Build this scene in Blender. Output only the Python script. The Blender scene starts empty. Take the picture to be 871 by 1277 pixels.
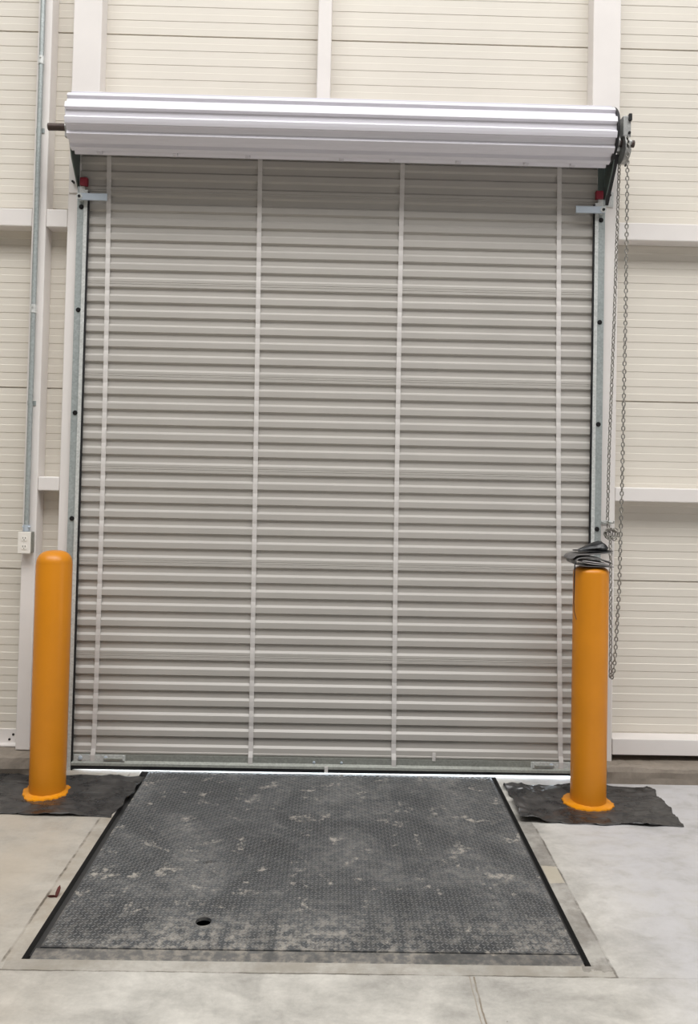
import bpy, bmesh, math, random
from mathutils import Vector, Matrix, noise

random.seed(7)
SC = bpy.context.scene
COL = SC.collection
PI = math.pi

# ------------------------------------------------------------------ helpers
def s2l(c):
    c = c / 255.0
    return c / 12.92 if c <= 0.04045 else ((c + 0.055) / 1.055) ** 2.4

def rgb(r, g, b):
    return (s2l(r), s2l(g), s2l(b), 1.0)

class NT:
    """small wrapper round a material's node tree"""
    def __init__(self, name):
        self.m = bpy.data.materials.new(name)
        self.m.use_nodes = True
        self.t = self.m.node_tree
        self.b = self.t.nodes['Principled BSDF']
    def n(self, typ, **kw):
        nd = self.t.nodes.new(typ)
        for k, v in kw.items():
            setattr(nd, k, v)
        return nd
    def link(self, a, b):
        self.t.links.new(a, b)
    def put(self, sock, v):
        if isinstance(v, (int, float)):
            sock.default_value = v
        elif isinstance(v, tuple):
            sock.default_value = v
        else:
            self.link(v, sock)
    def math(self, op, a, b=None, c=None, clamp=False):
        nd = self.n('ShaderNodeMath', operation=op, use_clamp=clamp)
        self.put(nd.inputs[0], a)
        if b is not None: self.put(nd.inputs[1], b)
        if c is not None: self.put(nd.inputs[2], c)
        return nd.outputs[0]
    def pos(self):
        if not hasattr(self, '_p'):
            self._p = self.n('ShaderNodeNewGeometry').outputs['Position']
        return self._p
    def xyz(self):
        if not hasattr(self, '_x'):
            s = self.n('ShaderNodeSeparateXYZ'); self.link(self.pos(), s.inputs[0]); self._x = s.outputs
        return self._x
    def noise(self, scale, detail=4, rough=0.55, stretch=None, off=(0, 0, 0), dist=0.0):
        mp = self.n('ShaderNodeMapping')
        self.link(self.pos(), mp.inputs['Vector'])
        mp.inputs['Location'].default_value = off
        if stretch: mp.inputs['Scale'].default_value = stretch
        nd = self.n('ShaderNodeTexNoise')
        self.link(mp.outputs[0], nd.inputs['Vector'])
        nd.inputs['Scale'].default_value = scale
        nd.inputs['Detail'].default_value = detail
        nd.inputs['Roughness'].default_value = rough
        nd.inputs['Distortion'].default_value = dist
        return nd.outputs[0]
    def ramp(self, v, lo, hi, a=0.0, b=1.0, smooth=True):
        nd = self.n('ShaderNodeMapRange')
        nd.interpolation_type = 'SMOOTHSTEP' if smooth else 'LINEAR'
        self.put(nd.inputs[0], v)
        nd.inputs[1].default_value = lo; nd.inputs[2].default_value = hi
        nd.inputs[3].default_value = a; nd.inputs[4].default_value = b
        return nd.outputs[0]
    def mix(self, f, a, b, blend='MIX'):
        nd = self.n('ShaderNodeMix', data_type='RGBA', blend_type=blend)
        self.put(nd.inputs[0], f); self.put(nd.inputs[6], a); self.put(nd.inputs[7], b)
        return nd.outputs[2]
    def bump(self, h, strength=0.3, dist=0.002):
        nd = self.n('ShaderNodeBump')
        nd.inputs['Strength'].default_value = strength
        nd.inputs['Distance'].default_value = dist
        self.link(h, nd.inputs['Height']); self.link(nd.outputs[0], self.b.inputs['Normal'])
    def set(self, **kw):
        names = dict(color='Base Color', rough='Roughness', metal='Metallic', spec='Specular IOR Level')
        for k, v in kw.items():
            self.put(self.b.inputs[names[k]], v)
        return self

def paint(name, c, rough=0.5, metal=0.0, spec=0.5, var=0.06, scale=3.0, grime=None):
    t = NT(name)
    n = t.noise(scale, 5, 0.6)
    d = tuple(x * (1 - var) for x in c[:3]) + (1,)
    l = tuple(min(1, x * (1 + var)) for x in c[:3]) + (1,)
    col = t.mix(t.ramp(n, 0.3, 0.7), d, l)
    if grime:
        g = t.ramp(t.noise(grime[1], 6, 0.7, off=(3, 1, 5)), grime[2], grime[3], 0, grime[4])
        col = t.mix(g, col, grime[0])
    t.set(color=col, rough=rough, metal=metal, spec=spec)
    return t.m

# ---- bmesh shape collection
class MB:
    def __init__(self):
        self.bm = bmesh.new()
    def verts(self, pts):
        return [self.bm.verts.new(p) for p in pts]
    def face(self, vs):
        try:
            return self.bm.faces.new(vs)
        except ValueError:
            return None
    def box(self, x0, x1, y0, y1, z0, z1, bev=0.0):
        ret = bmesh.ops.create_cube(self.bm, size=1.0)
        vs = ret['verts']
        for v in vs:
            v.co = Vector(((x0 + x1) / 2 + v.co.x * (x1 - x0), (y0 + y1) / 2 + v.co.y * (y1 - y0), (z0 + z1) / 2 + v.co.z * (z1 - z0)))
        if bev > 0:
            es = list({e for v in vs for e in v.link_edges})
            bmesh.ops.bevel(self.bm, geom=es, offset=bev, segments=2, profile=0.5, affect='EDGES')
        return self
    def prism(self, pts, axis, a, b):
        """closed 2-D outline extruded along axis from a to b; 2-D order: x:(y,z) y:(x,z) z:(x,y)"""
        def P(u, v, w):
            return {'x': (w, u, v), 'y': (u, w, v), 'z': (u, v, w)}[axis]
        A = self.verts([P(u, v, a) for u, v in pts]); B = self.verts([P(u, v, b) for u, v in pts])
        n = len(pts)
        for i in range(n):
            self.face([A[i], A[(i + 1) % n], B[(i + 1) % n], B[i]])
        self.face(A[::-1]); self.face(B)
        return self
    def strip(self, pts, axis, a, b, segs=1):
        """open 2-D polyline swept along axis as a sheet"""
        def P(u, v, w):
            return {'x': (w, u, v), 'y': (u, w, v), 'z': (u, v, w)}[axis]
        rows = [self.verts([P(u, v, a + (b - a) * k / segs) for u, v in pts]) for k in range(segs + 1)]
        for k in range(segs):
            for i in range(len(pts) - 1):
                self.face([rows[k][i], rows[k + 1][i], rows[k + 1][i + 1], rows[k][i + 1]])
        return self
    def tube(self, path, r, n=12, cap=True, closed=False):
        path = [Vector(p) for p in path]
        m = len(path)
        rings = []
        up = None
        for i, p in enumerate(path):
            if closed:
                t = (path[(i + 1) % m] - path[i - 1]).normalized()
            else:
                t = (path[min(i + 1, m - 1)] - path[max(i - 1, 0)]).normalized()
            if up is None:
                up = Vector((0, 0, 1)) if abs(t.z) < 0.9 else Vector((1, 0, 0))
            s = t.cross(up).normalized(); up = s.cross(t).normalized()
            rr = r[i] if isinstance(r, (list, tuple)) else r
            rings.append(self.verts([p + rr * (math.cos(2 * PI * k / n) * s + math.sin(2 * PI * k / n) * up) for k in range(n)]))
        for i in range(m if closed else m - 1):
            A, B = rings[i], rings[(i + 1) % m]
            for k in range(n):
                self.face([A[k], A[(k + 1) % n], B[(k + 1) % n], B[k]])
        if cap and not closed:
            self.face(rings[0][::-1]); self.face(rings[-1])
        return self
    def lathe(self, prof, cx, cy, n=48):
        """profile [(r, z)] turned about the vertical through (cx, cy)"""
        rings = []
        for r, z in prof:
            if r < 1e-6:
                rings.append(self.verts([(cx, cy, z)]))
            else:
                rings.append(self.verts([(cx + r * math.cos(2 * PI * k / n), cy + r * math.sin(2 * PI * k / n), z) for k in range(n)]))
        for A, B in zip(rings[:-1], rings[1:]):
            for k in range(n):
                a = [A[k % len(A)], A[(k + 1) % len(A)]] if len(A) > 1 else [A[0]]
                b = [B[(k + 1) % len(B)], B[k % len(B)]] if len(B) > 1 else [B[0]]
                self.face(a + b)
        return self

ORG = {}
def prop(o, label=None, cat=None, group=None, kind=None):
    if label: o['label'] = label
    if cat: o['category'] = cat
    if group: o['group'] = group
    if kind: o['kind'] = kind
    return o

def thing(name, loc, label, cat, group=None):
    o = bpy.data.objects.new(name, None)
    o.empty_display_size = 0.1
    COL.objects.link(o)
    o.location = loc
    ORG[o.name] = Vector(loc)
    return prop(o, label, cat, group)

def obj(name, mb, mat, parent=None, smooth=False, label=None, origin=None, normals=True, angle=None):
    bm = mb.bm if isinstance(mb, MB) else mb
    if normals:
        bmesh.ops.recalc_face_normals(bm, faces=bm.faces[:])
    if parent is not None:
        org = ORG[parent.name] if origin is None else Vector(origin)
    elif origin is not None:
        org = Vector(origin)
    else:
        xs = [v.co.x for v in bm.verts]; ys = [v.co.y for v in bm.verts]; zs = [v.co.z for v in bm.verts]
        org = Vector(((min(xs) + max(xs)) / 2, (min(ys) + max(ys)) / 2, min(zs)))
    for v in bm.verts: v.co -= org
    me = bpy.data.meshes.new(name)
    bm.to_mesh(me); bm.free()
    me.materials.append(mat)
    if smooth:
        for p in me.polygons: p.use_smooth = True
        if angle:
            me.set_sharp_from_angle(angle=math.radians(angle))
    o = bpy.data.objects.new(name, me)
    COL.objects.link(o)
    if parent is not None:
        o.parent = parent
        o.location = org - ORG[parent.name]
    else:
        o.location = org
    ORG[o.name] = org
    if label: o['label'] = label
    return o

def struct(name, mb, mat, **kw):
    o = obj(name, mb, mat, **kw)
    o['kind'] = 'structure'
    return o

# ------------------------------------------------------------------ materials
M_panel = paint('cream_panel_steel', rgb(215, 209, 198), 0.42, var=0.025, scale=1.2, spec=0.4)
M_hall = paint('pale_hall_panel', rgb(95, 95, 95), 0.6, var=0.02)
M_white = paint('white_painted_steel', rgb(224, 219, 215), 0.5, var=0.03, scale=2.5, spec=0.4,
                grime=(rgb(170, 160, 150), 9, 0.68, 0.85, 0.35))
M_curtain = paint('grey_beige_slat_paint', rgb(177, 173, 167), 0.38, var=0.03, scale=2.0, spec=0.5)
M_roll = paint('white_slat_paint', rgb(221, 219, 226), 0.27, var=0.015, scale=2.0, spec=0.5)
M_strap = paint('pale_strap_webbing', rgb(205, 201, 197), 0.6, var=0.06, scale=12)
def galvanized(name, c, rough=0.42, metal=0.3):
    t = NT(name)
    v = t.n('ShaderNodeTexVoronoi'); v.inputs['Scale'].default_value = 110
    t.link(t.pos(), v.inputs['Vector'])
    sep = t.n('ShaderNodeSeparateColor'); t.link(v.outputs['Color'], sep.inputs[0])
    n = t.noise(6, 5)
    d = tuple(x * 0.72 for x in c[:3]) + (1,); l = tuple(min(1, x * 1.15) for x in c[:3]) + (1,)
    col = t.mix(t.math('MULTIPLY_ADD', sep.outputs[0], 0.5, t.math('MULTIPLY', n, 0.5)), d, l)
    t.set(color=col, rough=rough, metal=metal)
    return t.m
M_galv = galvanized('galvanized_steel', rgb(172, 179, 178))
M_galv_l = galvanized('bright_galvanized_steel', rgb(212, 214, 211), 0.4, 0.2)
M_galv_d = galvanized('dull_galvanized_steel', rgb(152, 154, 147), 0.5, 0.3)
M_zinc = paint('zinc_plated_steel', rgb(190, 200, 210), 0.3, 0.25, var=0.05)
M_black = paint('black_rubber', rgb(18, 19, 22), 0.6, var=0.1)
M_darkst = paint('dark_bracket_steel', rgb(96, 106, 101), 0.45, 0.3, var=0.1)
M_blackst = paint('black_oily_steel', rgb(36, 35, 36), 0.4, 0.3, var=0.2)
M_brown = paint('brown_primer_pipe', rgb(70, 56, 50), 0.5, 0.2, var=0.15, scale=30)
M_red = paint('dark_red_plastic', rgb(120, 14, 34), 0.4, var=0.05)
M_chain = paint('chain_steel', rgb(150, 147, 140), 0.38, 0.6, var=0.2, scale=40)
M_cast = galvanized('cast_grey_metal', rgb(168, 168, 166), 0.45, 0.4)
M_plastic_w = paint('white_plastic', rgb(232, 228, 220), 0.35, var=0.01)
M_slot = paint('dark_slot', rgb(40, 36, 34), 0.7, var=0.05)
M_yellow = paint('safety_yellow_paint', rgb(207, 131, 20), 0.38, var=0.045, scale=4, spec=0.45)
M_yellow_p = paint('thick_yellow_paint', rgb(218, 140, 16), 0.35, var=0.06, scale=15, spec=0.45)
M_leaf = paint('dry_red_leaf', rgb(84, 30, 22), 0.7, var=0.2, scale=60)
M_tarp = paint('grey_plastic_sheet', rgb(104, 102, 101), 0.38, var=0.2, scale=14)
M_tarp_w = paint('pale_plastic_sheet', rgb(176, 172, 170), 0.4, var=0.12, scale=14)
M_bag = paint('black_bag_plastic', rgb(30, 31, 34), 0.36, var=0.2, scale=14)
M_pit = paint('pit_dark', rgb(58, 57, 56), 0.8, var=0.1)

def concrete(name, base, floor=False):
    t = NT(name)
    n1 = t.noise(2.1, 7, 0.68, dist=0.5)
    n2 = t.noise(7.0, 7, 0.7, stretch=(1, 1.8, 1), off=(4, 2, 0), dist=0.4)
    n3 = t.noise(60, 4, 0.7)
    f = t.math('ADD', t.math('MULTIPLY', n1, 0.55), t.math('ADD', t.math('MULTIPLY', n2, 0.35), t.math('MULTIPLY', n3, 0.1)))
    d = tuple(x * 0.66 for x in base[:3]) + (1,); l = tuple(min(1, x * 1.24) for x in base[:3]) + (1,)
    col = t.mix(t.ramp(f, 0.39, 0.61, smooth=False), d, l)
    # small dark specks
    sp = t.ramp(t.noise(38, 2, 0.5, off=(9, 9, 0)), 0.76, 0.8)
    col = t.mix(t.math('MULTIPLY', sp, 0.45), col, rgb(95, 90, 84))
    if floor:
        X, Y, Z = t.xyz()
        wob = t.math('MULTIPLY', t.math('SUBTRACT', t.noise(14, 4, 0.6, off=(1, 7, 0)), 0.5), 0.03)
        brk = t.noise(5, 5, 0.7, off=(2, 5, 1))
        def between(v, a, b):
            return t.math('MULTIPLY', t.math('GREATER_THAN', v, a), t.math('LESS_THAN', v, b))
        # warm tint of the light, painted into the slab colour left of the pit
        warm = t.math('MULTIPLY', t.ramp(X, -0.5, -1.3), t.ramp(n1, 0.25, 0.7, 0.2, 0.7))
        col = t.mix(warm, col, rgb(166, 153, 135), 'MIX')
        # paler cast strip in front of the pit frame and beside it
        stripf = t.math('MULTIPLY', between(Y, -1.668, -1.605), between(t.math('ADD', X, wob), -0.99, 0.96))
        col = t.mix(t.math('MULTIPLY', stripf, t.ramp(brk, 0.35, 0.65, 0.2, 0.8)), col, rgb(142, 136, 125))
        stripr = t.math('MULTIPLY', between(t.math('ADD', X, wob), 0.86, 0.957), between(t.math('ADD', Y, t.math('MULTIPLY', wob, 4.0)), -1.64, -0.45))
        col = t.mix(t.math('MULTIPLY', stripr, t.ramp(brk, 0.36, 0.6, 0.25, 0.85)), col, rgb(120, 116, 110))
        stripl = t.math('MULTIPLY', between(t.math('ADD', X, wob), -1.0, -0.93), between(Y, -1.62, -0.55))
        col = t.mix(t.math('MULTIPLY', stripl, t.ramp(brk, 0.35, 0.7, 0.1, 0.75)), col, rgb(150, 140, 124))
        # dirt caught along the joints
        def seam(v, x0, w, lo, hi, u, a, b, colr, k=0.9):
            nonlocal col
            dd = t.math('ABSOLUTE', t.math('ADD', t.math('SUBTRACT', v, x0), t.math('MULTIPLY', wob, 0.35)))
            m = t.ramp(dd, w, w * 0.35)
            m = t.math('MULTIPLY', m, between(u, a, b))
            m = t.math('MULTIPLY', m, t.ramp(brk, lo, hi, 0.15, 1.0))
            col = t.mix(t.math('MULTIPLY', m, k), col, colr)
        seam(X, -1.0, 0.007, 0.42, 0.6, Y, -1.63, -0.05, rgb(86, 78, 68))
        seam(X, 0.958, 0.006, 0.40, 0.6, Y, -1.668, -0.62, rgb(88, 82, 74))
        seam(Y, -1.668, 0.004, 0.35, 0.55, X, -3.0, 0.96, rgb(92, 86, 78))
        seam(Y, -1.668, 0.003, 0.35, 0.6, X, 0.96, 3.0, rgb(128, 122, 114), 0.6)
        seam(X, 0.486, 0.003, 0.2, 0.5, Y, -4.0, -1.672, rgb(140, 128, 112), 0.7)
        seam(X, 0.499, 0.004, 0.2, 0.5, Y, -4.0, -1.672, rgb(116, 102, 84), 0.8)
        # repair patch of pale mortar on the right-hand strip
        patch = t.math('MULTIPLY', between(X, 0.895, 0.955), between(t.math('ADD', Y, wob), -1.09, -0.96))
        col = t.mix(t.math('MULTIPLY', patch, 0.7), col, rgb(186, 178, 160))
        # cool tint of the light, painted into the slab colour to the right
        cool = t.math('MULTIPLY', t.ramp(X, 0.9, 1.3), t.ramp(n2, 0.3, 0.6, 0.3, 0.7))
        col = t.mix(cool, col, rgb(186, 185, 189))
    t.set(color=col, rough=t.ramp(n2, 0.3, 0.7, 0.5, 0.75), spec=0.35)
    t.bump(t.math('ADD', n3, t.math('MULTIPLY', n2, 0.7)), 0.25, 0.003)
    return t.m
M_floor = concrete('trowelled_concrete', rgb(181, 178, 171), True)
M_curb = concrete('rough_concrete', rgb(134, 125, 114))
M_apron = concrete('outdoor_concrete', rgb(190, 192, 196))

def plate_mat(name, base, dust, amount):
    t = NT(name)
    X, Y, Z = t.xyz()
    n1 = t.noise(2.4, 7, 0.7, dist=0.5)
    n2 = t.noise(8, 8, 0.75, off=(7, 3, 0), dist=0.4)
    n3 = t.noise(30, 5, 0.7, off=(1, 8, 0))
    d = tuple(x * 0.62 for x in base[:3]) + (1,); l = tuple(x * 1.4 for x in base[:3]) + (1,)
    col = t.mix(t.ramp(n1, 0.3, 0.7), d, l)
    # dry dust caught in the tread: broad haze, patches, and a pale band along the front edge
    haze = t.math('MULTIPLY', t.math('MULTIPLY', t.ramp(n1, 0.42, 0.64), t.ramp(n3, 0.34, 0.62)), amount * 0.5)
    front = t.math('MULTIPLY', t.ramp(Y, -1.2, -1.54, 0, 1), t.ramp(n3, 0.4, 0.62))
    front = t.math('MULTIPLY', front, t.ramp(n1, 0.35, 0.6))
    spots = t.math('MULTIPLY', t.ramp(n2, 0.565, 0.615), t.ramp(n3, 0.42, 0.56))
    k = t.math('MAXIMUM', haze, t.math('MULTIPLY', spots, 0.75))
    k = t.math('MAXIMUM', k, t.math('MULTIPLY', front, 0.7), clamp=True)
    k = t.math('ADD', k, t.math('MULTIPLY', t.ramp(n3, 0.45, 0.7), 0.1), clamp=True)
    col = t.mix(k, col, dust)
    dk = t.ramp(t.noise(5.0, 4, 0.6, stretch=(1, 2.2, 1), off=(11, 2, 0)), 0.66, 0.74, 0, 0.7)
    col = t.mix(dk, col, rgb(32, 32, 33))
    col = t.mix(t.math('MULTIPLY', t.ramp(Z, 0.0006, 0.002), 0.5), col, rgb(150, 150, 148))   # tread tops rubbed bare
    t.set(color=col, rough=t.math('MULTIPLY_ADD', k, 0.35, 0.45), metal=0.15, spec=0.45)
    return t.m
M_plate = plate_mat('worn_tread_plate', rgb(76, 78, 80), rgb(176, 170, 160), 0.45)
M_sill = plate_mat('worn_frame_steel', rgb(98, 98, 97), rgb(160, 153, 142), 1.1)

def poly_mat():
    t = NT('black_polythene')
    n = t.noise(9, 6, 0.7)
    col = t.mix(t.ramp(n, 0.35, 0.75), rgb(38, 38, 39), rgb(78, 76, 74))
    yel = t.ramp(t.noise(16, 3, 0.5, off=(5, 5, 2)), 0.75, 0.77, 0, 0.8)
    col = t.mix(yel, col, rgb(190, 140, 30))
    t.set(color=col, rough=t.ramp(n, 0.3, 0.7, 0.22, 0.42), spec=0.6)
    return t.m
M_poly = poly_mat()

# ------------------------------------------------------------------ setting: walls, floor, ceiling
PZ = 0.488 * 2 - 0.003                      # panel cover height .973
def panel_profile(z0, z1, yf):
    """micro-ribbed face: each .081 m rib is half raised, half flat; panel joints are deeper grooves"""
    zj = 1.0165
    rib = PZ / 12
    pts = []
    k0 = math.floor((z0 - zj) / rib) - 1
    k1 = math.ceil((z1 - zj) / rib) + 1
    for k in range(k0, k1):
        z = zj + k * rib
        if k % 12 == 0:
            pts += [(yf, z - 0.0035), (yf + 0.009, z - 0.0025), (yf + 0.009, z + 0.0025), (yf - 0.0016, z + 0.004)]
        else:
            pts += [(yf, z - 0.001), (yf - 0.0022, z + 0.0015)]
        pts += [(yf - 0.0022, z + rib * 0.5), (yf, z + rib * 0.5 + 0.0022)]
    pts = [p for p in pts if z0 < p[1] < z1]
    return [(yf, z0)] + pts + [(yf, z1)]

HALL_X, HALL_Z, HALL_BACK = 10.0, 10.0, -22.0
OPL, OPR, OPZ = -1.277, 1.362, 3.36         # clear opening
w = MB()
for xa, xb, za, zb in ((-HALL_X, OPL - 0.02, 0.086, HALL_Z), (OPR + 0.02, HALL_X, 0.086, HALL_Z), (OPL - 0.02, OPR + 0.02, OPZ, HALL_Z)):
    pr = panel_profile(za, zb, 0.10)
    w.prism(pr + [(0.20, zb), (0.20, za)], 'x', xa, xb)
struct('wall_front', w, M_panel)
w = MB(); w.box(-HALL_X - 0.2, -HALL_X, HALL_BACK, 0.2, 0, HALL_Z); struct('wall_left', w, M_hall)
w = MB(); w.box(HALL_X, HALL_X + 0.2, HALL_BACK, 0.2, 0, HALL_Z); struct('wall_right', w, M_hall)
w = MB(); w.box(-HALL_X - 0.2, HALL_X + 0.2, HALL_BACK - 0.2, HALL_BACK, 0, HALL_Z); struct('wall_back', w, M_hall)
w = MB(); w.box(-HALL_X - 0.2, HALL_X + 0.2, HALL_BACK - 0.2, 0.2, HALL_Z, HALL_Z + 0.2); struct('ceiling', w, M_hall)

# floor slab with the leveler pit cut out
PXL, PXR, PYF, PYB = -0.946, 0.892, -1.612, -0.030
f = MB()
xs = [-HALL_X - 0.2, PXL, PXR, HALL_X + 0.2]; ys = [HALL_BACK - 0.2, PYF, PYB, 0.22]
for i in range(3):
    for j in range(3):
        if i == 1 and j == 1: continue
        f.face(f.verts([(xs[i], ys[j], 0), (xs[i + 1], ys[j], 0), (xs[i + 1], ys[j + 1], 0), (xs[i], ys[j + 1], 0)]))
D = -0.45
c = [(PXL, PYF), (PXR, PYF), (PXR, PYB), (PXL, PYB)]
g = MB()
for i in range(4):
    a, b = c[i], c[(i + 1) % 4]
    g.face(g.verts([(a[0], a[1], 0.0), (a[0], a[1], D), (b[0], b[1], D), (b[0], b[1], 0.0)]))
struct('pit_wall', g, M_pit)
o0, o1 = xs[0], xs[3]
f.face(f.verts([(o0, 0.22, 0), (o1, 0.22, 0), (o1, 0.22, -1.2), (o0, 0.22, -1.2)]))
bmesh.ops.remove_doubles(f.bm, verts=f.bm.verts[:], dist=1e-5)
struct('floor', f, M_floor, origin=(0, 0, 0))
f = MB(); f.box(PXL - .05, PXR + .05, PYF - .05, PYB + .05, D - 0.05, D); struct('pit_floor', f, M_pit)
f = MB(); f.box(-30, 30, 0.22, 40, -1.25, -1.2); struct('ground', f, M_apron)

# rough kerb the wall stands on
def curb(name, x0, x1, seed):
    mb = MB()
    nx = max(2, int(abs(x1 - x0) / 0.025))
    prof = [(-0.094, 0.0), (-0.094, 0.03), (-0.092, 0.06), (-0.085, 0.079), (-0.07, 0.086), (-0.03, 0.086), (0.19, 0.086), (0.19, 0.0)]
    rows = []
    for i in range(nx + 1):
        x = x0 + (x1 - x0) * i / nx
        row = []
        for (y, z) in prof:
            if 0.0 < z and y < 0.1:
                q = noise.noise(Vector((x * 7, y * 20 + seed, z * 20)))
                q2 = noise.noise(Vector((x * 30, y * 50 + seed, z * 50)))
                y2 = y + 0.010 * q + 0.004 * q2
                z2 = z + (0.006 * q2 + 0.006 * q if z > 0.07 else 0.0)
                z2 = min(z2, 0.0868) if y > -0.04 else z2
            else:
                y2, z2 = y, z
            row.append((x, y2, z2))
        rows.append(mb.verts(row))
    for A, B in zip(rows[:-1], rows[1:]):
        for i in range(len(prof)):
            j = (i + 1) % len(prof)
            mb.face([A[i], B[i], B[j], A[j]])
    mb.face(rows[0]); mb.face(rows[-1][::-1])
    return struct(name, mb, M_curb)
curb('baseboard_left', -4.0, -1.40, 3.0)
curb('baseboard_right', 1.455, 4.0, 8.0)

# steel framing of the wall: square tubes, front faces on the plane y = 0
trim_n = 0
def trim(x0, x1, z0, z1, y0=0.0, y1=0.1, bev=0.005):
    global trim_n
    trim_n += 1
    mb = MB().box(x0, x1, y0, y1, z0, z1, bev)
    return struct('trim_%d' % trim_n, mb, M_white)
trim(-1.428, OPL, 0.0, HALL_Z)                          # door jamb, left
trim(OPR, 1.511, 0.0, HALL_Z)                           # door jamb, right
trim(-1.615, -1.541, 0.088, HALL_Z)                     # slim post left of the jamb
trim(-0.122, -0.049, OPZ + 0.1, HALL_Z)                 # slim post over the door
trim(OPL, OPR, OPZ, OPZ + 0.1)                          # header behind the roll
trim(-HALL_X, -1.616, 2.838, 2.933)                     # high girts
trim(-1.540, -1.429, 2.838, 2.933)
trim(1.512, HALL_X, 2.845, 2.940)
trim(1.512, HALL_X, 1.448, 1.522)                       # low girts
trim(-1.540, -1.429, 1.441, 1.514)
trim(1.512, HALL_X, 0.117, 0.200, -0.004, 0.1, 0.003)   # sill channel

# small white fixing bracket with two bolt holes, bottom left
t = thing('angle_bracket', (-1.70, 0.07, 0.086), 'small white angle bracket with two dark bolts at wall foot, lower left', 'bracket')
mb = MB(); mb.prism([(0.099, 0.088), (0.099, 0.165), (0.093, 0.165), (0.093, 0.094), (0.05, 0.094), (0.05, 0.088)], 'x', -1.78, -1.622)
obj('bracket_plate', mb, M_white, t)
for x, z in ((-1.662, 0.138), (-1.682, 0.112)):
    mb = MB().tube([(x, 0.094, z), (x, 0.0905, z)], 0.0065, 12)
    obj('bolt', mb, M_slot, t, label='dark bolt')

# ------------------------------------------------------------------ roll-up door
door = thing('roll_up_door', (0.035, 0.0, 0.0), 'closed grey-beige ribbed roll-up door with white roll above and four pale straps', 'roll-up door')
RYC, RZC, RO, RI = -0.166, 3.326, 0.1505, 0.1335

# curtain: horizontal ribs, every sixth one a taller seam rib with two fine grooves
YR = -0.0115
def rib_list():
    out = []
    k = 0
    z = 0.5708 - 0.488
    while z < 3.6:
        out.append((z, True)); zz = z + 0.0914
        for i in range(5):
            out.append((zz, False)); zz += 0.0793
        z += 0.488
    return out
RIBS = [r for r in rib_list() if 0.1 < r[0] < 3.33]
def curtain_profile():
    pts = [(YR, 0.070), (YR, 0.128), (0.0, 0.134)]          # hem above the bottom bar, up to first ridge seen as seam
    pts = [(YR + 0.002, 0.070), (YR + 0.002, 0.0835), (YR - 0.004, 0.0885), (YR - 0.004, 0.094), (YR, 0.0965), (YR, 0.122), (0.0, 0.133)]
    for z, seam in RIBS:
        h = 0.044 if seam else 0.0325
        pts += [(0.0, z - 0.0045), (YR, z + 0.0040)]
        if seam:
            for zc in (z + 0.018, z + 0.029):
                pts += [(YR, zc - 0.0022), (YR + 0.0022, zc - 0.0005), (YR + 0.0022, zc + 0.0005), (YR, zc + 0.0022)]
        pts += [(YR, z + h), (0.0, z + h + 0.0115)]
    return pts
prof = curtain_profile()
mb = MB().strip(prof, 'x', -1.360, 1.392)
curt = obj('curtain', mb, M_curtain, door)
md = curt.modifiers.new('sheet', 'SOLIDIFY'); md.thickness = 0.0015; md.offset = 0.0

# wear straps lying over the ribs
def strap(x_top, x_mid, x_bot, wd=0.024):
    mb = MB()
    pts = [(-0.0262, 0.038), (-0.0262, 0.079), (-0.0215, 0.092), (YR - 0.003, 0.108)]
    for z, seam in RIBS:
        h = 0.044 if seam else 0.0325
        pts += [(YR + 0.0008, z - 0.018), (YR - 0.0022, z + 0.005), (YR - 0.0026, z + h)]
    pts = [p for p in pts if p[1] < 3.30]
    L, R, L2, R2 = [], [], [], []
    def cx(z):
        u = (z - 0.036) / (3.17 - 0.036)
        return x_bot * (1 - u) * (1 - 2 * u) + 4 * x_mid * u * (1 - u) + x_top * u * (2 * u - 1)
    rows = []
    for y, z in pts:
        x = cx(z)
        rows.append(mb.verts([(x - wd / 2, y, z), (x + wd / 2, y, z), (x + wd / 2, y + 0.0015, z), (x - wd / 2, y + 0.0015, z)]))
    for A, B in zip(rows[:-1], rows[1:]):
        for i in range(4):
            mb.face([A[i], A[(i + 1) % 4], B[(i + 1) % 4], B[i]])
    mb.face(rows[0]); mb.face(rows[-1][::-1])
    return obj('strap', mb, M_strap, door)
strap(-1.212, -1.197, -1.204)
strap(-0.412, -0.398, -0.386)
strap(0.346, 0.348, 0.361)
strap(1.186, 1.204, 1.238)

# bottom bar: galvanized angle, black rubber seal, two sliding bolts, small tabs
mb = MB()
mb.prism([(-0.016, 0.080), (-0.020, 0.080), (-0.020, 0.050), (-0.034, 0.040), (-0.036, 0.028), (-0.020, 0.028), (-0.012, 0.028), (-0.012, 0.080)], 'x', -1.312, 1.372)
bar = obj('bottom_bar', mb, M_galv_d, door)
for x in (-0.055, 0.088):
    obj('rivet', MB().tube([(x, -0.020, 0.058), (x, -0.0225, 0.058), (x, -0.0245, 0.058)], [0.007, 0.007, 0.003], 10), M_zinc, bar)
mb = MB(); A = []
for x, d in ((-1.312, 0.0), (0.2, 0.001), (1.372, 0.006)):
    A.append(mb.verts([(x, -0.033, 0.028), (x, -0.012, 0.028), (x, -0.012, 0.013 + d), (x, -0.016, 0.007 + d), (x, -0.027, 0.006 + d), (x, -0.033, 0.010 + d)]))
for P_, Q_ in zip(A[:-1], A[1:]):
    for i in range(6): mb.face([P_[i], P_[(i + 1) % 6], Q_[(i + 1) % 6], Q_[i]])
mb.face(A[0]); mb.face(A[-1][::-1])
obj('rubber_seal', mb, M_black, door)
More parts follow.
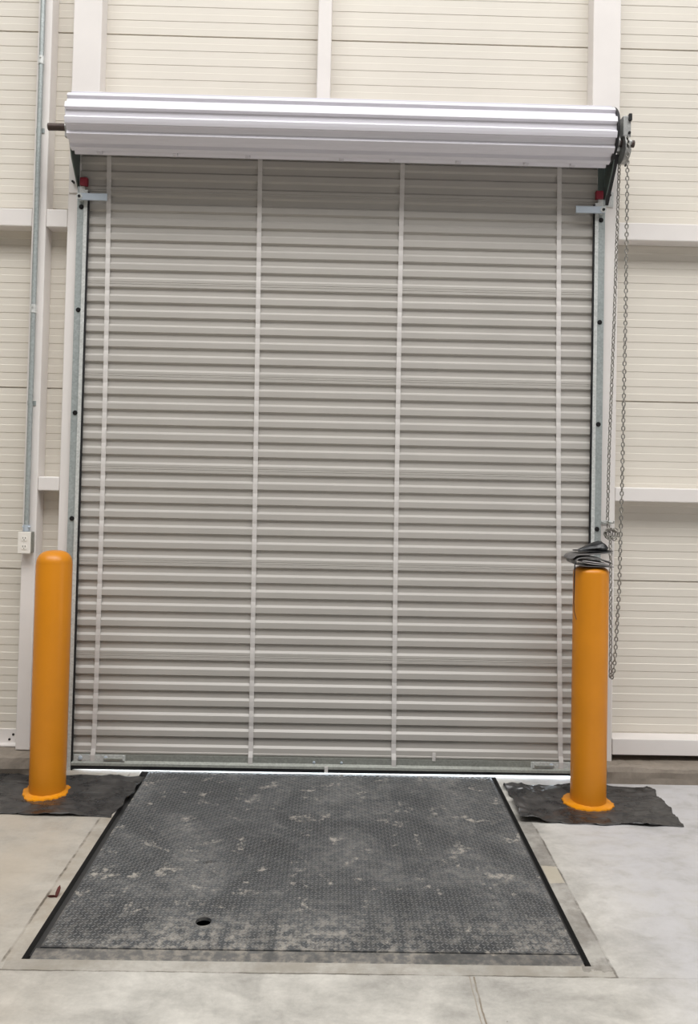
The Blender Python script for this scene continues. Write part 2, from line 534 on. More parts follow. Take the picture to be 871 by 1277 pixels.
for xa, xb, s in ((-1.302, -1.035, 1), (1.078, 1.36, -1)):
    mb = MB().box(xa, xb, -0.0235, -0.0195, 0.046, 0.080, 0.001)
    sb = obj('sliding_bolt', mb, M_galv_l, door)
    for fx in (0.13, 0.62):
        x = xa + (xb - xa) * fx if s > 0 else xb - (xb - xa) * fx
        obj('bolt_head', MB().tube([(x, -0.0235, 0.063), (x, -0.029, 0.063), (x, -0.032, 0.063)], [0.011, 0.011, 0.005], 12), M_zinc, sb)
    mb = MB().tube([(xa + 0.02 if s < 0 else xb - 0.11, -0.029, 0.062), (xb - 0.012 if s > 0 else xa + 0.12, -0.029, 0.062)], 0.0055, 10)
    obj('bolt_rod', mb, M_galv_d, sb)
    xe = xb - 0.008 if s > 0 else xa + 0.012
    obj('thumb_tab', MB().box(xe - 0.004, xe + 0.004, -0.034, -0.022, 0.052, 0.079, 0.001), M_galv_l, sb)
for x, za, zb in ((0.57, 0.074, 0.118), (0.009, 0.012, 0.042)):
    mb = MB().box(x - 0.009, x + 0.009, -0.040 if za < 0.05 else -0.023, -0.035 if za < 0.05 else -0.019, za, zb, 0.001)
    obj('strap_end_tab', mb, M_strap, door)

# roll: outer wrap shows the same ribs, white on this face
def roll_outline(ro, ri, phase, npit=12):
    pts = []
    dp = 2 * PI / npit
    for k in range(npit):
        a0 = phase - k * dp                        # going downward on the camera side
        # just below a dark step: recess, rising slope, ridge
        segs = [(0.05, ri), (0.27, ri), (0.47, ri), (0.60, ro), (0.80, ro), (0.985, ro)]
        for u, r in segs:
            a = a0 - u * dp
            pts.append((RYC - r * math.cos(a), RZC + r * math.sin(a)))
    return pts
phase = math.radians(-22.9)
RXL, RXR = -1.352, 1.392
mb = MB().prism(roll_outline(RO, RI, phase), 'x', RXL, RXR)
roll = obj('curtain_roll', mb, M_roll, door)
md = roll.modifiers.new('soft', 'BEVEL'); md.width = 0.0012; md.segments = 2; md.limit_method = 'ANGLE'; md.angle_limit = math.radians(15)
mb = MB().prism([(RYC + (RO - 0.004 + 0.002 * math.sin(5 * q)) * math.cos(q), RZC + (RO - 0.004 + 0.002 * math.sin(5 * q)) * math.sin(q)) for q in [2 * PI * k / 60 for k in range(60)]], 'x', RXR, RXR + 0.013)
obj('roll_edge', mb, M_black, door, label='black rubber edge of the roll')
mb = MB().prism(roll_outline(RO - 0.03, RI - 0.02, phase), 'x', RXL - 0.008, RXL)
obj('drum_wheel', mb, M_cast, door)
# tail edge of the wrap with small rivet tabs underneath
a = math.radians(-90 + 8)
for x in (-1.215, -0.83, -0.46, 0.02, 0.28, 0.62, 0.97, 1.21):
    y, z = RYC - 0.148 * math.cos(math.radians(-92)), RZC + 0.149 * math.sin(math.radians(-92))
    obj('roll_tab', MB().box(x - 0.012, x + 0.012, RYC - 0.02, RYC + 0.01, RZC - RO - 0.005, RZC - RO + 0.015, 0.002), M_roll, door)
mb = MB().tube([(-1.482, RYC, RZC - 0.022), (RXL + 0.02, RYC, RZC - 0.022)], 0.0185, 18)
obj('axle', mb, M_brown, door, label='brown pipe end of the axle', smooth=True, angle=40)
mb = MB().tube([(RXR - 0.02, RYC, RZC - 0.030), (1.527, RYC, RZC - 0.030)], 0.0185, 18)
obj('axle', mb, M_brown, door, label='brown pipe end of the axle', smooth=True, angle=40)

# ------------------------------------------------------------------ guides
def guide(side):
    s = 1 if side == 'L' else -1
    def X(d):                                     # distance inward from the guide's outer edge
        return -1.370 + d if side == 'L' else 1.430 - d
    lab = ('galvanized steel guide rail with red stop along left edge of the door' if side == 'L'
           else 'galvanized steel guide rail with red stop, right edge of the door, behind bollard')
    g = thing('guide_rail', (X(0.03), -0.02, 0.0), lab, 'guide rail', 'guide rails of the roll-up door')
    H = 3.05
    # wall angle: face plate
    mb = MB()
    a, b = sorted((X(0.0), X(0.037)))
    mb.box(a, b, -0.024, -0.0165, 0.0, H, 0.0012)
    a2, b2 = sorted((X(0.0), X(0.005)))
    mb.box(a2, b2, -0.0164, -0.0005, 0.0, H)
    obj('wall_angle', mb, M_galv, g)
    # channel holding the curtain edge
    mb = MB()
    pts = [(X(0.0372), -0.0165), (X(0.0372), -0.032), (X(0.0555), -0.032), (X(0.0555), -0.0285), (X(0.041), -0.0285), (X(0.041), -0.0165)]
    mb.prism(pts, 'z', 0.0, H - 0.02)
    obj('channel', mb, M_galv_l, g)
    mb = MB(); a, b = sorted((X(0.044), X(0.063)))
    mb.box(a, b, -0.0282, -0.0165, 0.0, H - 0.03)
    obj('brush_seal', mb, M_black, g, label='black seal strip')
    zs = [2.941, 2.395, 1.853, 1.300, 0.75, 0.20]
    for z in zs:
        mb = MB().tube([(X(0.022), -0.024, z), (X(0.022), -0.0265, z)], 0.0125, 14)
        mb.tube([(X(0.022), -0.0265, z), (X(0.022), -0.031, z)], 0.008, 6)
        obj('bolt', mb, M_blackst, g, label='dark bolt head')
    # red stop on top
    a, b = sorted((X(0.016), X(0.055)))
    obj('stop_block', MB().box(a, b, -0.045, -0.0165, H, H + 0.043, 0.004), M_red, g, label='dark red plastic stop block')
    a, b = sorted((X(0.012), X(0.040)))
    obj('top_plate', MB().box(a, b, -0.029, -0.024, H - 0.045, H, 0.001), M_galv_l, g)
    # lock bar with its bolt
    a, b = sorted((X(0.012), X(0.167)))
    lb = MB(); lb.prism([(-0.062, 2.967), (-0.062, 3.000), (-0.058, 3.004), (-0.050, 3.004), (-0.050, 3.000), (-0.058, 2.998), (-0.058, 2.970), (-0.050, 2.967)], 'x', a, b)
    lk = obj('lock_bar', lb, M_zinc, g)
    mb = MB().tube([(X(0.022), -0.024, 2.985), (X(0.022), -0.065, 2.985)], 0.016, 16)
    bo = obj('lock_bolt', mb, M_galv_l, lk)
    mb = MB().tube([(X(0.022), -0.065, 2.985), (X(0.022), -0.069, 2.985)], 0.008, 6)
    ORG[bo.name] = ORG[bo.name]
    obj('lock_nut', mb, M_blackst, lk)
    return g
guide('L'); guide('R')

# ------------------------------------------------------------------ shaft brackets
def bracket(x, side):
    s = 1 if side == 'R' else -1
    lab = ('dark triangular steel bracket under left end of the white roll' if side == 'L'
           else 'dark triangular steel bracket under right end of the white roll, beside the chain')
    b = thing('shaft_bracket', (x, -0.0, 3.06), lab, 'bracket', 'shaft brackets of the roll-up door')
    mb = MB().prism([(-0.003, 3.03), (-0.003, 3.42), (-0.13, 3.42), (-0.20, 3.37), (-0.20, 3.31), (-0.128, 3.165)], 'x', x - 0.003, x + 0.003)
    obj('side_plate', mb, M_darkst, b)
    # stiffening lip folded outward along the sloping edge
    d = Vector((0, -0.212, 0.22)).normalized()
    P0, P1 = Vector((0, -0.003, 3.03)), Vector((0, -0.165, 3.24))
    nrm = Vector((0, -0.72, -0.69))
    vs = []
    for P in (P0, P1):
        for dx, t in ((0, 0), (s * 0.022, 0), (s * 0.022, 0.005), (0, 0.005)):
            q = P + nrm * t; vs.append((x + dx, q.y, q.z))
    mb = MB(); V = mb.verts(vs)
    for i in range(4): mb.face([V[i], V[(i + 1) % 4], V[4 + (i + 1) % 4], V[4 + i]])
    mb.face(V[:4]); mb.face(V[4:][::-1])
    if side == 'R': obj('lip', mb, M_blackst, b)
    xi = x - s * 0.034
    if side == 'R': obj('wall_flange', MB().box(min(x, xi), max(x, xi), -0.0036, -0.0005, 3.052, 3.42), M_darkst, b)
    mb = MB().box(min(x, x + s * 0.05), max(x, x + s * 0.05), -0.006, -0.0005, 3.02, 3.10, 0.001)
    obj('wall_foot', mb, M_white if side == 'L' else M_galv_l, b)
    mb = MB().tube([(x + s * 0.025, -0.006, 3.075), (x + s * 0.025, -0.03, 3.075)], 0.006, 8)
    obj('bolt', mb, M_blackst, b)
    mb = MB().tube([(x + s * 0.003, RYC, RZC - 0.025), (x + s * 0.018, RYC, RZC - 0.025)], 0.03, 16)
    mb.box(min(x + s * .003, x + s * 0.022), max(x + s * .003, x + s * 0.022), RYC - 0.012, RYC + 0.012, RZC - 0.075, RZC + 0.035, 0.003)
    obj('shaft_clamp', mb, M_cast, b)
bracket(-1.372, 'L')
bracket(1.430, 'R')

# ------------------------------------------------------------------ chain hoist and hand chain
HX, HY, HZ = 1.474, -0.165, 3.27
h = thing('chain_hoist', (HX, HY, 3.17), 'grey metal chain hoist wheel and housing at right end of the white roll', 'chain hoist')
mb = MB().box(1.455, 1.497, -0.21, -0.10, 3.315, 3.425, 0.006)
obj('housing', mb, M_cast, h)
for (y, z) in ((-0.213, 3.405), (-0.213, 3.335)):
    obj('screw', MB().tube([(1.487, y + 0.004, z), (1.487, y - 0.003, z)], 0.007, 10), M_blackst, h)
mb = MB().box(1.482, 1.498, -0.222, -0.20, 3.395, 3.432, 0.003)
obj('latch', mb, M_blackst, h)
# pocket wheel: hub, rim flanges and spokes, axis along x
mb = MB()
nn = 28
for xa, xb, ra in ((1.462, 1.467, 0.066), (1.481, 1.486, 0.066), (1.467, 1.481, 0.052)):
    mb.prism([(HY + ra * math.cos(2 * PI * k / nn), HZ + ra * math.sin(2 * PI * k / nn)) for k in range(nn)], 'x', xa, xb)
obj('chain_wheel', mb, M_cast, h)
mb = MB()
arc = [(HY + 0.078 * math.cos(math.radians(q)), HZ + 0.078 * math.sin(math.radians(q))) for q in range(200, 341, 14)]
arc2 = [(HY + 0.071 * math.cos(math.radians(q)), HZ + 0.071 * math.sin(math.radians(q))) for q in range(340, 199, -14)]
for i in range(len(arc) - 1):
    mb.prism([arc[i], arc[i + 1], arc2[len(arc2) - 2 - i], arc2[len(arc2) - 1 - i]], 'x', 1.460, 1.489)
bmesh.ops.remove_doubles(mb.bm, verts=mb.bm.verts[:], dist=1e-5)
obj('chain_guard', mb, M_cast, h)
mb = MB().tube([(1.486, HY, HZ), (1.500, HY, HZ)], 0.028, 16)
mb.tube([(1.486, HY - 0.035, HZ + 0.02), (1.502, HY - 0.035, HZ + 0.02)], 0.012, 10)
obj('hub', mb, M_cast, h)
mb = MB().prism([(HY - 0.045, HZ - 0.03), (HY + 0.03, HZ - 0.03), (HY + 0.02, HZ - 0.085), (HY - 0.02, HZ - 0.07)], 'x', 1.487, 1.494)
obj('guide_plate', mb, M_blackst, h)

def path_resample(pts, step):
    out = [Vector(pts[0])]; acc = 0.0
    for a, b in zip(pts[:-1], pts[1:]):
        a, b = Vector(a), Vector(b); L = (b - a).length; d = step - acc
        while d <= L:
            out.append(a + (b - a) * (d / L)); d += step
        acc = (acc + L) % step if L > 0 else acc
        acc = L - (d - step)
    return out
def add_link(mb, c, t, spin, L=0.0285, W=0.0205, wr=0.0031):
    t = t.normalized()
    u = t.cross(Vector((0.0, 1.0, 0.0))).normalized()
    if u.length < 0.5: u = Vector((1, 0, 0))
    v = t.cross(u).normalized()
    side = (math.cos(spin) * u + math.sin(spin) * v)
    hl, hw = L / 2 - W / 2, W / 2 - wr
    pts = []
    for k in range(6):
        a = PI * k / 5 - PI / 2
        pts.append(c + t * (hl + hw * math.cos(a)) + side * (hw * math.sin(a)))
    for k in range(6):
        a = PI * k / 5 + PI / 2
        pts.append(c + t * (-hl + hw * math.cos(a)) + side * (hw * math.sin(a)))
    nrm = t.cross(side)
    n = 6; rings = []
    m = len(pts)
    for i in range(m):
        tt = (pts[(i + 1) % m] - pts[i - 1]).normalized()
        s = tt.cross(nrm).normalized()
        rings.append(mb.verts([pts[i] + wr * (math.cos(2 * PI * k / n) * s + math.sin(2 * PI * k / n) * nrm) for k in range(n)]))
    for i in range(m):
        A, B = rings[i], rings[(i + 1) % m]
        for k in range(n):
            mb.face([A[k], A[(k + 1) % n], B[(k + 1) % n], B[k]])
HOOK = Vector((1.462, -0.050, 1.300))
chain_pts = []
a = HY + 0.060
for q in range(0, 181, 20):                                   # over the wheel
    chain_pts.append((1.474, HY + 0.060 * math.cos(math.radians(q)), HZ + 0.060 * math.sin(math.radians(q))))
near = [(1.474, HY - 0.060, 3.20), (1.474, -0.225, 2.4), (1.468, -0.222, 1.56), (1.464, -0.21, 1.0), (1.459, -0.175, 0.65), (1.456, -0.16, 0.57), (1.452, -0.145, 0.553)]
far = [(1.474, HY + 0.060, 3.20), (1.461, -0.095, 2.4), (1.450, -0.075, 1.70), (1.452, -0.058, 1.34), (1.467, -0.060, 1.27), (1.464, -0.085, 1.0), (1.455, -0.125, 0.68), (1.450, -0.138, 0.565)]
full = far[::-1] + chain_pts + near
cp = path_resample(full, 0.0205)
mb = MB()
for i, c in enumerate(cp):
    tdir = cp[min(i + 1, len(cp) - 1)] - cp[max(i - 1, 0)]
    add_link(mb, c, tdir, (PI / 2 if i % 2 else 0.0) + 0.45 + 0.25 * math.sin(i * 0.37))
# slack loops bunched on the hook
for j in range(3):
    r = 0.026 + 0.006 * j
    for k in range(6):
        a = 2 * PI * k / 6 + j
        c = HOOK + Vector((r * math.cos(a) * 0.9 + 0.004 * j, -0.012 - 0.008 * j, -0.02 + r * math.sin(a) * 0.75))
        add_link(mb, c, Vector((-math.sin(a), 0.1, math.cos(a))), (PI / 2 if k % 2 else 0.2) + j)
ch = obj('hand_chain', mb, M_chain, None, smooth=True)
prop(ch, 'long looped steel hand chain hanging beside the right door guide', 'chain')
ck = thing('chain_hook', tuple(HOOK + Vector((-0.01, 0.04, 0.02))), 'small galvanized hook on right jamb holding the bunched chain', 'hook')
mb = MB().box(1.432, 1.492, -0.006, -0.0005, 1.325, 1.345, 0.001); obj('hook_plate', mb, M_galv_l, ck)
mb = MB().tube([(1.440, -0.005, 1.338), (1.440, -0.05, 1.335), (1.443, -0.072, 1.338), (1.443, -0.078, 1.35)], 0.0045, 8)
mb.tube([(1.482, -0.005, 1.338), (1.482, -0.05, 1.335), (1.480, -0.072, 1.338), (1.480, -0.078, 1.35)], 0.0045, 8)
obj('prong', mb, M_galv_l, ck)

# ------------------------------------------------------------------ conduit and socket, left
cd = thing('conduit', (-1.584, -0.0, 1.24), 'slim galvanized conduit pipe running up the narrow white post into the white socket', 'conduit')
obj('pipe', MB().tube([(-1.584, -0.020, 1.236), (-1.584, -0.020, 9.9)], 0.0128, 16), M_galv, cd, smooth=True, angle=50)
for z in (3.72, 2.396):
    mb = MB().tube([(-1.584, -0.020, z - 0.022), (-1.584, -0.020, z + 0.022)], 0.0158, 16)
    mb.tube([(-1.584, -0.030, z + 0.01), (-1.584, -0.042, z + 0.01)], 0.004, 8)
    obj('coupling', mb, M_galv_l, cd)
mb = MB().tube([(-1.584, -0.020, 1.228), (-1.584, -0.020, 1.262)], 0.017, 16)
mb.tube([(-1.560, -0.028, 1.252), (-1.602, -0.028, 1.252)], 0.005, 8)
obj('connector', mb, M_zinc, cd)
for z in (3.35, 1.9):
    mb = MB().box(-1.606, -1.562, -0.004, -0.0005, z - 0.012, z + 0.012)
    obj('pipe_strap', mb, M_galv, cd)

ot = thing('electrical_outlet', (-1.580, 0.0, 1.115), 'white double electrical outlet box mounted on narrow post left of yellow bollard', 'outlet')
obj('box', MB().box(-1.612, -1.548, -0.050, -0.0005, 1.118, 1.226, 0.003), M_galv_d, ot, label='grey metal box')
cv = obj('cover_plate', MB().box(-1.613, -1.547, -0.056, -0.0502, 1.116, 1.228, 0.002), M_plastic_w, ot)
for z in (1.193, 1.149):
    nn = 20
    pts = []
    for k in range(nn):
        a = 2 * PI * k / nn
        pts.append((-1.580 + 0.0165 * math.cos(a), z + max(-0.0125, min(0.0125, 0.0165 * math.sin(a)))))
    rc = obj('receptacle', MB().prism(pts, 'y', -0.0582, -0.0560), M_plastic_w, cv)
    mb = MB()
    for dx in (-0.0062, 0.0062):
        mb.box(-1.580 + dx - 0.0014, -1.580 + dx + 0.0014, -0.0586, -0.0580, z + 0.000, z + 0.008)
    mb.tube([(-1.580, -0.0580, z - 0.006), (-1.580, -0.0586, z - 0.006)], 0.0025, 10)
    obj('socket_slots', mb, M_slot, cv, label='dark plug slots')
obj('cover_screw', MB().tube([(-1.580, -0.056, 1.171), (-1.580, -0.0575, 1.171)], 0.0025, 8), M_galv_l, cv)

# ------------------------------------------------------------------ bollards
def skirt(cx, cy, R, seed, dx0, dx1):
    mb = MB(); n = 72
    rings = []
    for rr, z in ((0.0835, 0.016), (0.092, 0.010), (None, 0.0075), (None, 0.0015)):
        row = []
        for k in range(n):
            a = 2 * PI * k / n
            ca, sa = math.cos(a), math.sin(a)
            if rr is None:
                q = 0.5 + 0.5 * noise.noise(Vector((ca * 2.2 + seed, sa * 2.2, 0.3)))
                q2 = noise.noise(Vector((ca * 9 + seed, sa * 9, 1.7)))
                r = R + (dx1 if ca > 0 else dx0) * abs(ca) + 0.034 * (q - 0.5) + 0.011 * q2
                r = max(r, 0.093)
                if z < 0.005: r += 0.002
            else:
                r = rr
            row.append((cx + r * ca, cy + r * sa, z + (0.002 * noise.noise(Vector((ca * 6, sa * 6, seed))) if z > 0.005 else 0)))
        rings.append(mb.verts(row))
    for A, B in zip(rings[:-1], rings[1:]):
        for k in range(n):
            mb.face([A[k], A[(k + 1) % n], B[(k + 1) % n], B[k]])
    return mb
def bollard(cx, cy, H, dome, label, seed, d0, d1):
    b = thing('bollard', (cx, cy, 0.004), label, 'bollard', 'yellow bollards by the door')
    r = 0.0845
    zs = H - dome
    if dome > 0.04:
        pr = [(r, 0.004), (r, zs - 0.004), (r - 0.0012, zs), (r - 0.0012, zs + 0.006)]
        for k in range(1, 11):
            a = k / 10 * PI / 2
            pr.append(((r - 0.0012) * (math.cos(a) ** 0.62) if k < 10 else 0.0, zs + 0.006 + (dome - 0.006) * math.sin(a) ** 1.15))
    else:
        pr = [(r, 0.004), (r, zs)]
        for k in range(1, 7):
            a = k / 6 * PI / 2
            pr.append((r - dome * (1 - math.cos(a)), zs + dome * math.sin(a) * 0.9))
        pr += [(0.03, zs + dome * 0.93), (0.0, zs + dome * 0.94)]
    obj('post', MB().lathe(pr, cx, cy, 64), M_yellow, b, smooth=True, angle=50)
    obj('paint_collar', skirt(cx, cy, 0.108, seed, d0, d1), M_yellow_p, b, smooth=True, angle=40, label='spilled yellow paint collar with ragged rim')
    return b
BLX, BLY = -1.3325, -0.310
BRX, BRY = 1.2825, -0.330
bollard(BLX, BLY, 1.163, 0.062, 'yellow bollard with rounded bare top, left of the door', 2.0, 0.012, -0.004)
bollard(BRX, BRY, 1.141, 0.030, 'yellow bollard with folded plastic on top, right of the door', 6.5, 0.018, 0.0)

# ------------------------------------------------------------------ polythene floor sheets
def sheet(name, poly, cols, rows_n, seed, label, hole, amp=1.0, lift=0.0):
    """poly: four sides given as corner quad (back-left, back-right, front-right, front-left)"""
    A, B, C_, D_ = [Vector((p[0], p[1], 0)) for p in poly]
    mb = MB(); grid = []
    for j in range(rows_n + 1):
        v = j / rows_n
        row = []
        for i in range(cols + 1):
            u = i / cols
            p = (A * (1 - u) + B * u) * (1 - v) + (D_ * (1 - u) + C_ * u) * v
            ed = min(u, 1 - u, v, 1 - v)
            k = max(0.0, 1 - ed * 9)
            p.x += k * 0.022 * noise.noise(Vector((v * 6 + seed, u * 3, 2)))
            p.y += k * 0.016 * noise.noise(Vector((u * 7 + seed, v * 3, 5)))
            q = Vector((p.x * 2.6 + seed, p.y * 6.5, 0.2))
            n1 = noise.noise(q)
            q2 = Vector((p.x * 7 + p.y * 4 + seed, p.y * 24 - p.x * 4, 1.2)); n2 = noise.noise(q2)
            rid = (1 - abs(n1) * 2.4); rid = max(rid, 0) ** 3
            rid2 = max(1 - abs(n2) * 2.6, 0) ** 3
            z = 0.0025 + amp * (0.013 * rid + 0.0065 * rid2 + 0.0015 * abs(noise.noise(q2 * 2.3)))
            if hole:
                d = math.hypot(p.x - hole[0], p.y - hole[1])
                z = 0.0022 if d < 0.115 else (0.0022 + (z - 0.0022) * min(1, (d - 0.115) / 0.07))
            z *= 1 if lift <= 0 else (1 + lift * max(0, 1 - u * 5))
            row.append((p.x, p.y, z))
        grid.append(mb.verts(row))
    for j in range(rows_n):
        for i in range(cols):
            mb.face([grid[j][i], grid[j + 1][i], grid[j + 1][i + 1], grid[j][i + 1]])
    o = obj(name, mb, M_poly, None, smooth=True)
    md = o.modifiers.new('film', 'SOLIDIFY'); md.thickness = 0.0012; md.offset = -1
    prop(o, label, 'plastic sheet', 'black plastic sheets on the floor')
    return o
sheet('plastic_sheet', [(-2.25, -0.105), (-0.908, -0.110), (-0.948, -0.580), (-2.25, -0.548)], 150, 64, 1.0,
      'crinkled black plastic sheet on the floor under the left yellow bollard', (BLX, BLY), 0.9)
sheet('plastic_sheet', [(0.915, -0.128), (1.665, -0.140), (1.640, -0.585), (0.905, -0.568)], 110, 64, 9.0,
      'crinkled black plastic sheet on the floor under the right yellow bollard', (BRX, BRY), 1.0, 1.2)

# ------------------------------------------------------------------ folded plastic on the right bollard
def ribbon(path, y0, y1, th, seed, segs=10, sway=0.012, wav=0.004):
    """(x, z) fold line swept front to back with a little unevenness, then given thickness"""
    mb = MB(); rows = []
    for k in range(segs + 1):
        v = k / segs
        row = []
        for i, (x, z) in enumerate(path):
            q = Vector((x * 14 + seed, v * 3.0, z * 9))
            row.append((x + sway * noise.noise(q), y0 + (y1 - y0) * v + 0.01 * noise.noise(q + Vector((3, 1, 0))), z + wav * noise.noise(q + Vector((7, 3, 2)))))
        rows.append(mb.verts(row))
    for A, B in zip(rows[:-1], rows[1:]):
        for i in range(len(path) - 1):
            mb.face([A[i], B[i], B[i + 1], A[i + 1]])
    return mb
def fold(name, path, y0, y1, th, seed, mat, parent, **kw):
    o = obj(name, ribbon(path, y0, y1, th, seed), mat, parent, smooth=True, **kw)
    md = o.modifiers.new('thick', 'SOLIDIFY'); md.thickness = th; md.offset = 0
    sub = o.modifiers.new('soft', 'SUBSURF'); sub.levels = 1; sub.render_levels = 2
    return o
fp = thing('folded_plastic_sheet', (BRX, BRY, 1.141), 'folded grey plastic sheet lying flat on top of right yellow bollard', 'plastic sheet')
fold('outer_fold', [(1.372, 1.1475), (1.33, 1.1475), (1.26, 1.1475), (1.205, 1.1505), (1.185, 1.160), (1.182, 1.175), (1.195, 1.186), (1.225, 1.190), (1.275, 1.187), (1.33, 1.178), (1.368, 1.160)],
     -0.405, -0.255, 0.006, 1.0, M_tarp, fp)
fold('inner_layer', [(1.345, 1.1555), (1.30, 1.1585), (1.25, 1.1625), (1.205, 1.169), (1.215, 1.175), (1.26, 1.171), (1.31, 1.165), (1.345, 1.1605)],
     -0.412, -0.26, 0.004, 4.0, M_tarp_w, fp, label='pale inner layer')
fold('upper_fold', [(1.160, 1.178), (1.172, 1.192), (1.19, 1.202), (1.235, 1.203), (1.29, 1.207), (1.335, 1.212), (1.372, 1.214)],
     -0.40, -0.265, 0.006, 7.0, M_tarp, fp)
mb = MB().tube([(1.190, -0.395, 1.168), (1.178, -0.412, 1.155), (1.175, -0.418, 1.10), (1.174, -0.420, 1.04), (1.173, -0.420, 0.98), (1.176, -0.421, 0.935), (1.186, -0.423, 0.898)],
               [0.003, 0.003, 0.003, 0.0026, 0.002, 0.0016, 0.0016], 8)
obj('hanging_cord', mb, M_bag, fp, label='thin black cord hanging down')
bg = thing('plastic_bag', (1.28, BRY, 1.212), 'crumpled black plastic bag on the folded sheet atop right bollard', 'bag')
mb = MB()
sec = [(1.192, 1.2165, 0.003), (1.215, 1.217, 0.0045), (1.24, 1.223, 0.009), (1.265, 1.2285, 0.015), (1.29, 1.234, 0.020), (1.318, 1.2375, 0.024), (1.338, 1.2375, 0.025), (1.350, 1.232, 0.018), (1.356, 1.228, 0.006)]
rings = []
n = 22
for x, zc, r in sec:
    row = []
    for k in range(n):
        a = 2 * PI * k / n
        q = noise.noise(Vector((x * 45, math.cos(a) * 1.7, math.sin(a) * 1.7)))
        q2 = noise.noise(Vector((x * 90, math.cos(a) * 4, math.sin(a) * 4 + 5)))
        rr = r * (1 + 0.42 * q + 0.22 * q2)
        row.append((x + 0.004 * q, BRY + 0.0 + rr * 2.3 * math.cos(a), max(1.2155 - 0.0, zc + rr * math.sin(a))))
    rings.append(mb.verts(row))
for A, B in zip(rings[:-1], rings[1:]):
    for k in range(n): mb.face([A[k], A[(k + 1) % n], B[(k + 1) % n], B[k]])
mb.face(rings[0]); mb.face(rings[-1][::-1])
o = obj('bag_body', mb, M_bag, bg, smooth=True)
fold('bag_flap', [(1.20, 1.2175), (1.25, 1.2195), (1.30, 1.2185), (1.345, 1.2195), (1.370, 1.2215)], -0.395, -0.30, 0.003, 3.0, M_bag, bg)

# ------------------------------------------------------------------ dock leveler
dl = thing('dock_leveler', (-0.02, -0.8, 0.0), 'dark worn tread-plate dock leveler set in the concrete floor before the door', 'dock leveler')
AX, BX, AY, BY = -0.909, 0.869, -1.546, -0.036
hx, hy, hr = -0.400, -1.386, 0.0275
bm = bmesh.new()
outer = [bm.verts.new(p) for p in ((AX, AY, 0.0), (BX, AY, 0.0), (BX, BY, 0.0), (AX, BY, 0.0))]
oe = [bm.edges.new((outer[i], outer[(i + 1) % 4])) for i in range(4)]
nh = 28
hole = [bm.verts.new((hx + hr * math.cos(2 * PI * k / nh), hy + hr * math.sin(2 * PI * k / nh), 0.0)) for k in range(nh)]
he = [bm.edges.new((hole[k], hole[(k + 1) % nh])) for k in range(nh)]
bmesh.ops.triangle_fill(bm, use_beauty=True, use_dissolve=False, edges=oe + he)
for f_ in bm.faces:
    if f_.normal.z < 0: f_.normal_flip()
low = [bm.verts.new((v.co.x, v.co.y, -0.012)) for v in hole]
for k in range(nh):
    bm.faces.new((hole[k], low[k], low[(k + 1) % nh], hole[(k + 1) % nh]))
olow = [bm.verts.new((v.co.x, v.co.y, -0.09)) for v in outer]
for k in range(4):
    bm.faces.new((outer[k], olow[k], olow[(k + 1) % 4], outer[(k + 1) % 4]))
# raised lozenges, alternate ones turned a quarter
P = 0.0155
nx, ny = int((BX - AX) / P), int((BY - AY) / P)
x_off = AX + ((BX - AX) - (nx - 1) * P) / 2; y_off = AY + ((BY - AY) - (ny - 1) * P) / 2
hl, hw_, hz = 0.0112, 0.0034, 0.0028
for j in range(ny):
    for i in range(nx):
        cx, cy = x_off + i * P, y_off + j * P
        if math.hypot(cx - hx, cy - hy) < hr + 0.009: continue
        a = PI / 4 if (i + j) % 2 else -PI / 4
        ca, sa = math.cos(a), math.sin(a)
        def L(u, v, z): return (cx + u * ca - v * sa, cy + u * sa + v * ca, z)
        e1 = bm.verts.new(L(-hl, 0, 0.0001)); e2 = bm.verts.new(L(hl, 0, 0.0001))
        s1 = bm.verts.new(L(0, -hw_, 0.0001)); s2 = bm.verts.new(L(0, hw_, 0.0001))
        t1 = bm.verts.new(L(-hl * 0.55, 0, hz)); t2 = bm.verts.new(L(hl * 0.55, 0, hz))
        bm.faces.new((e1, s1, t1)); bm.faces.new((s1, t2, t1)); bm.faces.new((s1, e2, t2))
        bm.faces.new((e2, s2, t2)); bm.faces.new((s2, t1, t2)); bm.faces.new((s2, e1, t1))
obj('tread_plate', bm, M_plate, dl, normals=False)
mb = MB().box(-0.921, 0.872, PYF + 0.002, AY - 0.006, -0.06, -0.0005, 0.0015)
obj('frame_sill', mb, M_sill, dl)
for xa, xb in ((PXL + 0.001, AX - 0.006), (BX + 0.004, PXR - 0.001)):
    mb = MB().box(xa, xb, AY, BY - 0.01, -0.10, -0.03)
    obj('side_seal', mb, M_pit, dl, label='dark grey gap seal')
obj('rear_hinge', MB().box(AX, BX, BY + 0.0005, PYB - 0.0005, -0.06, -0.006), M_galv_d, dl)

# ------------------------------------------------------------------ small debris
mb = MB()
def leaf_half(sg):
    pts = []
    base = Vector((-0.963, -1.243, 0.003))
    tip = base + (Vector((-0.030, -0.010, 0.006)) if sg < 0 else Vector((0.006, 0.022, 0.030)))
    d = tip - base; side = d.cross(Vector((0.2, 1, 0.4))).normalized() * 0.0075
    V = [base - d * 0.12 - side * 0.5, base - d * 0.12 + side * 0.5, base + d * 0.35 + side, base + d * 0.75 + side * 0.8, tip, base + d * 0.75 - side * 0.8, base + d * 0.35 - side]
    mb.face(mb.verts(V))
leaf_half(-1); leaf_half(1)
lf = obj('dry_leaf', mb, M_leaf, None)
md = lf.modifiers.new('thick', 'SOLIDIFY'); md.thickness = 0.001
prop(lf, 'small curled dark red dry leaf on the concrete beside left edge of the leveler', 'leaf')

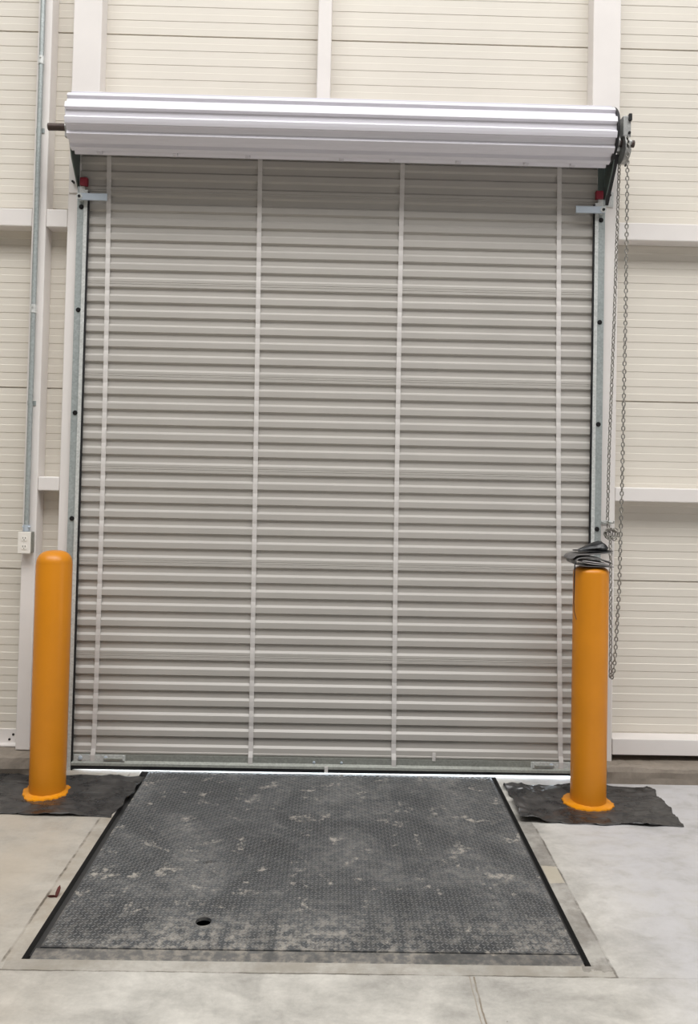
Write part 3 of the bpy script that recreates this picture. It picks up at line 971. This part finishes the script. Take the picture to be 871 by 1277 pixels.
# ------------------------------------------------------------------ light
def area(name, loc, sx, sy, power, color, target=None):
    l = bpy.data.lights.new(name, 'AREA'); l.shape = 'RECTANGLE'; l.size = sx; l.size_y = sy
    l.energy = power; l.color = color
    o = bpy.data.objects.new(name, l); COL.objects.link(o); o.location = loc
    if target is not None:
        o.rotation_euler = (Vector(target) - Vector(loc)).to_track_quat('-Z', 'Z').to_euler()
    return o
area('roof_skylight', (0.3, -5.4, 9.9), 15.0, 5.2, 1500, (1.0, 0.99, 0.98))
area('high_bay_lamp', (0.4, -4.2, 9.2), 1.2, 0.5, 110, (1.0, 0.99, 0.98))
area('roof_skylight', (0.5, -14.0, 9.9), 15.0, 2.0, 130, (1.0, 0.99, 0.98))
area('right_fill_light', (9.8, -3.2, 2.4), 4.0, 4.2, 80, (1.0, 0.95, 0.92), (0.8, -0.4, 1.0))  # unseen warm fill lamp, added for the bollard highlight and warmer right panels
area('loading_bay_daylight', (4.0, -21.8, 3.2), 10.0, 5.5, 50, (0.92, 0.96, 1.0), (0.5, 0, 1.5))

wd = bpy.data.worlds.new('daylight'); SC.world = wd
wd.use_nodes = True
nt = wd.node_tree
bgn = nt.nodes['Background']
bgn.inputs['Color'].default_value = (0.80, 0.90, 1.0, 1)
bgn.inputs['Strength'].default_value = 13.0

# ------------------------------------------------------------------ camera
cam = bpy.data.cameras.new('camera'); co = bpy.data.objects.new('camera', cam); COL.objects.link(co)
cam.sensor_fit = 'HORIZONTAL'; cam.sensor_width = 36.0
cam.lens = 36.0 * 1000.0 / 871.0
cam.shift_x = 0.0
cam.shift_y = (556.02 - 638.5) / 871.0
yaw, pitch, rollr = 0.013292, 0.026206, 0.021399
fwd = Vector((math.sin(yaw) * math.cos(pitch), math.cos(yaw) * math.cos(pitch), math.sin(pitch)))
r0 = Vector((math.cos(yaw), -math.sin(yaw), 0)); u0 = r0.cross(fwd)
rr = math.cos(rollr) * r0 + math.sin(rollr) * u0
uu = -math.sin(rollr) * r0 + math.cos(rollr) * u0
m = Matrix((rr, uu, -fwd)).transposed().to_4x4()
m.translation = Vector((0.03584, -4.24042, 1.6))
co.matrix_world = m
SC.camera = co
cam.clip_start = 0.05; cam.clip_end = 200

SC.view_settings.view_transform = 'Standard'
SC.view_settings.look = 'None'
SC.view_settings.gamma = 1.0
SC.view_settings.use_curve_mapping = False
SC.view_settings.exposure = 0.09
SC.cycles.max_bounces = 8
SC.cycles.diffuse_bounces = 5
SC.cycles.use_denoising = True
